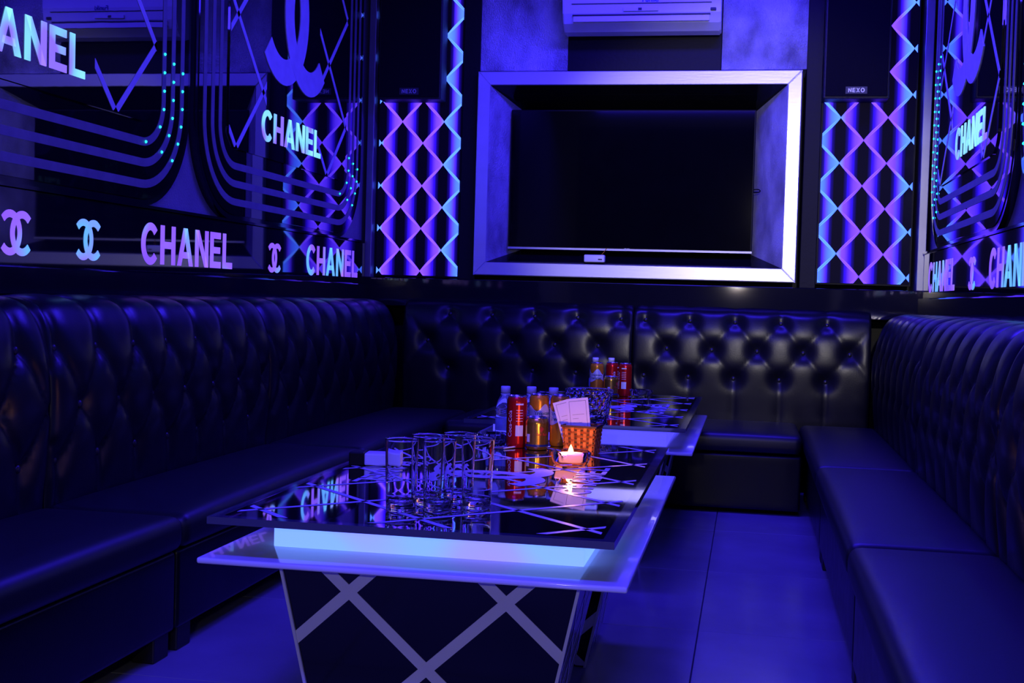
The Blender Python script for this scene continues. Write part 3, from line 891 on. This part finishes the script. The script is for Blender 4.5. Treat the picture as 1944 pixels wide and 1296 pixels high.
def can(name, label, x, y, r, h, body, rz, group):
    c = thing(name, label, 'can', (x, y, TZ), rz, group)
    n = min(0.006, r * 0.2)
    lathe('body', [(r * 0.80, 0.002), (r * 0.86, 0.0), (r * 0.90, 0.002), (r, 0.010), (r, 0.014), (r, h - 0.022), (r, h - 0.017), (r * 0.985, h - 0.012), (r * 0.86, h - 0.003)], body, c, 36)
    lathe('lid', [(r * 0.86, h - 0.004), (r * 0.90, h - 0.002), (r * 0.90, h), (r * 0.85, h), (r * 0.83, h - 0.005), (0.0, h - 0.005)], 'can_silver', c, 36)
    lathe('base_rim', [(0, 0.005), (r * 0.72, 0.005), (r * 0.80, 0.001), (r * 0.87, 0.0005), (r * 0.91, 0.0035)], 'can_silver', c, 36)
    return c
CG = 'soft drink cans on the tables'
def cola(label, x, y, turn):
    """tall red can; -Y is towards the camera"""
    r, h = 0.0285, 0.145
    c = can('tall_red_can', label, x, y, r, h, 'can_red', turn, CG)
    f = -PI / 2
    cyl_patch('white_label_box', r + 0.0003, f + 0.08, f + 0.85, 0.034, 0.064, 'print_white', c)
    cyl_patch('white_label_line', r + 0.0003, f + 0.08, f + 0.85, 0.120, 0.1245, 'print_white', c)
    for k in range(5):
        cyl_patch('small_print', r + 0.0003, f + 0.12, f + 0.80, 0.075 + k * 0.0075, 0.0763 + k * 0.0075, 'print_white', c)
    can_text('Coca-Cola', 0.017, r + 0.0004, f - 0.50, 0.068, 'print_white', c, vertical=True, offset=0.0)
    return c
def orange(label, x, y, turn):
    r, h = 0.0285, 0.145
    c = can('orange_juice_can', label, x, y, r, h, 'can_orange', turn, CG)
    f = -PI / 2
    cyl_patch('white_wave', r + 0.0003, f - 2.6, f + 2.6, lambda t: 0.068 + 0.008 * math.sin(t * 11), lambda t: 0.118 - 0.022 * math.cos((t - 0.5) * 9) ** 2 + 0.004 * math.sin(t * 14), 'can_white', c, 48)
    can_text('Tropicana', 0.0135, r + 0.0005, f + 0.62, 0.092, 'print_green', c, offset=0.0003)
    can_text('Twister', 0.018, r + 0.0005, f + 0.55, 0.078, 'print_green', c, offset=0.0004)
    return c
def gold(label, x, y, turn):
    r, h = 0.0320, 0.090
    c = can('short_gold_can', label, x, y, r, h, 'can_gold', turn, CG)
    f = -PI / 2
    cyl_patch('blue_foot_band', r + 0.0003, f - PI, f + PI, 0.010, 0.016, 'can_blue', c, 48)
    cyl_patch('barcode', r + 0.0003, f - 0.85, f - 0.50, 0.022, 0.044, 'print_white', c)
    cyl_patch('red_emblem', r + 0.0003, f + 0.35, f + 0.75, lambda t: 0.052 + 0.004 * math.sin(t * 9), lambda t: 0.064 + 0.003 * math.cos(t * 12), 'print_red', c)
    can_text('Red Bull', 0.010, r + 0.0005, f + 0.62, 0.044, 'print_red', c, offset=0.0002)
    return c
cola('tall red cola can with white label box, front left of the near table cans', -0.632, 3.464, 0.0)
orange('orange juice can right behind the short gold can on the near table', -0.584, 3.552, 0.0)
orange('orange juice can half hidden by the woven basket on the near table', -0.523, 3.550, -0.5)
gold('short gold energy drink can in front on the near table', -0.570, 3.442, 0.0)
orange('orange juice can at the left of the cans on the far table', -0.650, 5.475, -0.6)
cola('tall red can behind the small gold can on the far table', -0.592, 5.560, 0.9)
gold('short gold energy drink can on the far table', -0.584, 5.450, 0.5)
cola('tall red cola can at the right of the cans on the far table', -0.529, 5.510, -0.6)

def bottle(label, x, y):
    b = thing('water_bottle', label, 'bottle', (x, y, TZ), 0, 'small water bottles')
    lathe('bottle_body', [(0.0, 0.004), (0.018, 0.0), (0.026, 0.003), (0.0275, 0.010), (0.0265, 0.020), (0.0275, 0.030), (0.0275, 0.072), (0.0260, 0.078), (0.0275, 0.086), (0.0265, 0.100), (0.0235, 0.115), (0.0165, 0.130), (0.0118, 0.138), (0.0112, 0.146), (0.0, 0.147)], 'pet', b, 28)
    lathe('paper_label', [(0.0279, 0.034), (0.0279, 0.068)], 'bottle_label', b, 28)
    cp = lathe('cap', [(0.0125, 0.142), (0.0138, 0.142), (0.0138, 0.159), (0.0128, 0.1605), (0.0, 0.1605)], 'cap_white', b, 24)
    lathe('neck_ring', [(0.0118, 0.1365), (0.0140, 0.1370), (0.0140, 0.1392), (0.0118, 0.1398)], 'cap_white', b, 24)
bottle('clear water bottle behind the tall red can on the near table', -0.690, 3.590)
bottle('clear water bottle behind the orange can on the near table', -0.618, 3.615)
bottle('clear water bottle behind the papers on the near table', -0.552, 3.608)
bottle('clear water bottle behind the orange can on the far table', -0.672, 5.600)
bottle('clear water bottle behind the red can on the far table', -0.604, 5.625)

# woven basket with papers
def basket():
    t = thing('woven_basket', 'small orange woven bamboo basket holding papers', 'basket', (-0.437, 3.392, TZ), -0.10)
    hw0, hw1, h = 0.041, 0.047, 0.079
    nU = 5
    # uprights
    for side in range(4):
        for k in range(nU):
            fr = (k + 0.5) / nU * 2 - 1
            bm = bmesh.new()
            for zz, w in ((0.0, hw0), (h, hw1)):
                for da in (-0.0046, 0.0046):
                    for dn in (-0.0013, 0.0003): bm.verts.new((fr * w * 0.94 + da, -w + 0.002 + dn, zz))
            bmesh.ops.convex_hull(bm, input=bm.verts)
            o = link('upright_strip', bm_mesh(bm, 'upright_strip'), 'bamboo', t); o.rotation_euler = (0, 0, side * PI / 2)
    # horizontal bands weaving in and out
    nb = 7
    for r_ in range(nb):
        z = 0.004 + (h - 0.009) * r_ / (nb - 0.6); bm = bmesh.new()
        ring = []
        for side in range(4):
            for k in range(nU * 4):
                fr = (k / (nU * 4)) * 2 - 1
                w = hw0 + (hw1 - hw0) * z / h
                wave = 0.0026 * math.cos(PI * ((fr + 1) / 2 * nU - 0.5) + (PI if r_ % 2 else 0))
                ca, sa = math.cos(side * PI / 2), math.sin(side * PI / 2)
                x, y = fr * w, -w + 0.0015 - wave * (1 - abs(fr) ** 8)
                ring.append((x * ca - y * sa, x * sa + y * ca))
        a = [bm.verts.new((x, y, z)) for x, y in ring]; b = [bm.verts.new((x, y, z + 0.0066)) for x, y in ring]
        n = len(ring)
        for i in range(n): bm.faces.new((a[i], a[(i + 1) % n], b[(i + 1) % n], b[i]))
        fcs = list(bm.faces); bmesh.ops.solidify(bm, geom=fcs, thickness=0.0012)
        link('woven_band', bm_mesh(bm, 'woven_band'), 'bamboo', t)
    bm = bmesh.new()
    vs = [bm.verts.new(p) for w, z in ((hw0 - 0.004, 0.001), (hw1 - 0.0045, h - 0.004)) for p in ((-w, -w, z), (w, -w, z), (w, w, z), (-w, w, z))]
    bm.faces.new(vs[:4])
    for i in range(4): bm.faces.new((vs[i], vs[(i + 1) % 4], vs[4 + (i + 1) % 4], vs[4 + i]))
    link('lining', bm_mesh(bm, 'lining'), 'bamboo_dark', t)
    bm = bmesh.new()
    for s_ in range(4):
        ca, sa = math.cos(s_ * PI / 2), math.sin(s_ * PI / 2)
        vv = box_bm(bm, -hw1 - 0.001, hw1 + 0.001, -hw1 - 0.002, -hw1 + 0.002, h - 0.004, h + 0.001)
        for v in vv: v.co = Vector((v.co.x * ca - v.co.y * sa, v.co.x * sa + v.co.y * ca, v.co.z))
    link('rim', bm_mesh(bm, 'rim'), 'bamboo_dark', t)
basket()
def paper(label, loc, w, h, rot, printed):
    p = thing('paper_card', label, 'paper', loc, 0, 'papers in the woven basket')
    p.rotation_euler = rot
    box('sheet', -w / 2, w / 2, -0.0006, 0.0006, 0.0, h, 'paper', p)
    if printed:
        m = 0.007
        bm = bmesh.new()
        for a in ((-w / 2 + m, w / 2 - m, h - m - 0.0008, h - m), (-w / 2 + m, w / 2 - m, m, m + 0.0008), (-w / 2 + m, -w / 2 + m + 0.0008, m, h - m), (w / 2 - m - 0.0008, w / 2 - m, m, h - m)):
            box_bm(bm, a[0], a[1], -0.0009, -0.0004, a[2], a[3])
        link('printed_border', bm_mesh(bm, 'printed_border'), 'print_dark', p)
        for k in range(7):
            box('printed_text_line', -w / 2 + 0.014, w / 2 - 0.014 - 0.008 * (k % 3), -0.0009, -0.0004, 0.03 + k * 0.011, 0.0306 + k * 0.011, 'print_dark', p)
paper('printed paper card upright in front in the woven basket', (-0.436, 3.376, TZ + 0.012), 0.060, 0.140, (-0.12, -0.13, 0.05), True)
paper('paper card behind the printed one in the woven basket', (-0.448, 3.388, TZ + 0.012), 0.066, 0.138, (-0.10, -0.30, 0.1), True)
paper('paper card leaning furthest left in the woven basket', (-0.460, 3.402, TZ + 0.014), 0.05, 0.136, (-0.06, -0.36, -0.9), False)

# notched glass ashtrays
def ashtray(label, x, y, r=0.052, rz=0.3):
    a = thing('glass_ashtray', label, 'ashtray', (x, y, TZ), rz, 'glass ashtrays on the tables')
    seg = 64; bm = bmesh.new()
    prof = [(0.0, 0.001), (r * 0.80, 0.0), (r * 0.86, 0.004), (r, 0.034), (r * 0.94, 0.036), (r * 0.84, 0.034), (r * 0.74, 0.010), (0.0, 0.009)]
    rings = []
    for rr, z in prof:
        if rr == 0: rings.append([bm.verts.new((0, 0, z))]); continue
        ring = []
        for k in range(seg):
            th = 2 * PI * k / seg
            dz = 0.0
            if z > 0.03:
                c = math.cos(3 * th)
                dz = -0.011 * max(0.0, (c - 0.80) / 0.20)
            ring.append(bm.verts.new((rr * math.cos(th), rr * math.sin(th), z + dz)))
        rings.append(ring)
    for p, q in zip(rings[:-1], rings[1:]):
        for k in range(seg):
            k2 = (k + 1) % seg
            if len(p) == 1: bm.faces.new((p[0], q[k2], q[k]))
            elif len(q) == 1: bm.faces.new((p[k], p[k2], q[0]))
            else: bm.faces.new((p[k], p[k2], q[k2], q[k]))
    link('dish', bm_mesh(bm, 'dish', True), 'ashtray_glass', a)
    return a
ashtray('glass ashtray with the lit candle on the near table', -0.434, 3.150)
ashtray('empty glass ashtray left of the cans on the near table', -0.705, 3.480, 0.045)
ashtray('empty glass ashtray right of the cans on the far table', -0.455, 5.470, 0.05)
cd = thing('candle', 'lit tea light candle burning in the glass ashtray', 'candle', (-0.434, 3.150, TZ + 0.0095))
lathe('wax', [(0.0, 0.0), (0.0355, 0.0), (0.0395, 0.015), (0.0398, 0.0185), (0.038, 0.0195), (0.014, 0.0155), (0.0, 0.015)], 'wax', cd, 32)
lathe('wick', [(0.0, 0.013), (0.001, 0.013), (0.0008, 0.020), (0.0, 0.020)], 'wick', cd, 8)
lathe('flame', [(0.0, 0.017), (0.0045, 0.019), (0.0068, 0.0235), (0.006, 0.029), (0.0032, 0.036), (0.0, 0.042)], 'flame', cd, 16)
cl = bpy.data.lights.new('candle_light', 'POINT'); cl.energy = 1.4; cl.color = (1.0, 0.42, 0.12); cl.shadow_soft_size = 0.006
clo = bpy.data.objects.new('candle_light', cl); COL.objects.link(clo); clo.location = (-0.434, 3.150, TZ + 0.055)

# cut crystal ice bucket on the far table
ib = thing('ice_bucket', 'cut crystal ice bucket at the front of the far table', 'ice bucket', (-0.545, 4.385, TZ))
seg = 40; bm = bmesh.new(); rings = []
for row, (rr, z) in enumerate([(0.0, 0.001), (0.062, 0.0), (0.066, 0.006), (0.070, 0.022), (0.073, 0.040), (0.077, 0.058), (0.080, 0.076), (0.083, 0.092), (0.084, 0.103), (0.080, 0.104), (0.077, 0.09), (0.066, 0.02), (0.060, 0.013), (0.0, 0.012)]):
    if rr == 0: rings.append([bm.verts.new((0, 0, z))]); continue
    rings.append([bm.verts.new(((rr + (0.0016 if (k + row) % 2 and 2 < row < 8 else 0)) * math.cos(2 * PI * k / seg), (rr + (0.0016 if (k + row) % 2 and 2 < row < 8 else 0)) * math.sin(2 * PI * k / seg), z)) for k in range(seg)])
for p, q in zip(rings[:-1], rings[1:]):
    for k in range(seg):
        k2 = (k + 1) % seg
        if len(p) == 1: bm.faces.new((p[0], q[k2], q[k]))
        elif len(q) == 1: bm.faces.new((p[k], p[k2], q[0]))
        else: bm.faces.new((p[k], p[k2], q[k2], q[k]))
link('bowl', bm_mesh(bm, 'bowl'), 'bucket_glass', ib)
lathe('rim', [(0.0795, 0.102), (0.085, 0.102), (0.0855, 0.106), (0.0795, 0.106)], 'cut_glass', ib, 40, close=True)

# flat white pack with black end at the left of the near table
nb = thing('napkin_pack', 'flat white pack with a black end lying left of the glasses', 'box', (-0.948, 2.955, TZ), 0.12)
box('black_end', 0.0, 0.037, -0.03, 0.03, 0.0, 0.033, 'tv_plastic', nb, bev=0.003)
box('white_body', 0.037, 0.125, -0.027, 0.027, 0.001, 0.031, 'white_plastic', nb, bev=0.004)

# loose loop of cable at the right edge of the television, thin lead of the little box
def tube(name, pts, r, m, parent, seg=8):
    cu = bpy.data.curves.new(name, 'CURVE'); cu.dimensions = '3D'; cu.bevel_depth = r; cu.bevel_resolution = 2; cu.resolution_u = 6
    sp_ = cu.splines.new('NURBS'); sp_.points.add(len(pts) - 1); sp_.use_endpoint_u = True; sp_.order_u = 4
    for p, q in zip(sp_.points, pts): p.co = (*q, 1)
    o = bpy.data.objects.new(name, cu); COL.objects.link(o); bpy.context.view_layer.update()
    me = bpy.data.meshes.new_from_object(o.evaluated_get(bpy.context.evaluated_depsgraph_get()))
    bpy.data.objects.remove(o); bpy.data.curves.remove(cu)
    for p in me.polygons: p.use_smooth = True
    me.materials.clear()
    return link(name, me, m, parent)
tube('cable_loop', [(0.615, 0.03, 0.320), (0.635, 0.015, 0.322), (0.652, 0.0, 0.318), (0.655, -0.004, 0.308), (0.640, 0.005, 0.303), (0.615, 0.03, 0.306)], 0.0028, 'tv_plastic', tv)
tube('lead', [(0.02, 0.024, 0.03), (0.035, 0.04, 0.045), (0.045, 0.055, 0.062), (0.05, 0.075, 0.075)], 0.0016, 'can_orange', sb)
st = thing('drinking_straw', 'thin pale straw lying by the foot of the tall red can', 'straw', (-0.655, 3.405, TZ), 0.95)
tube('stem', [(0.0, 0, 0.003), (0.02, 0, 0.003), (0.045, 0, 0.004), (0.062, 0, 0.005)], 0.0022, 'cap_white', st)
tube('bent_tip', [(0.061, 0, 0.005), (0.066, 0, 0.007), (0.070, 0.003, 0.011), (0.071, 0.006, 0.015)], 0.0024, 'cap_white', st)
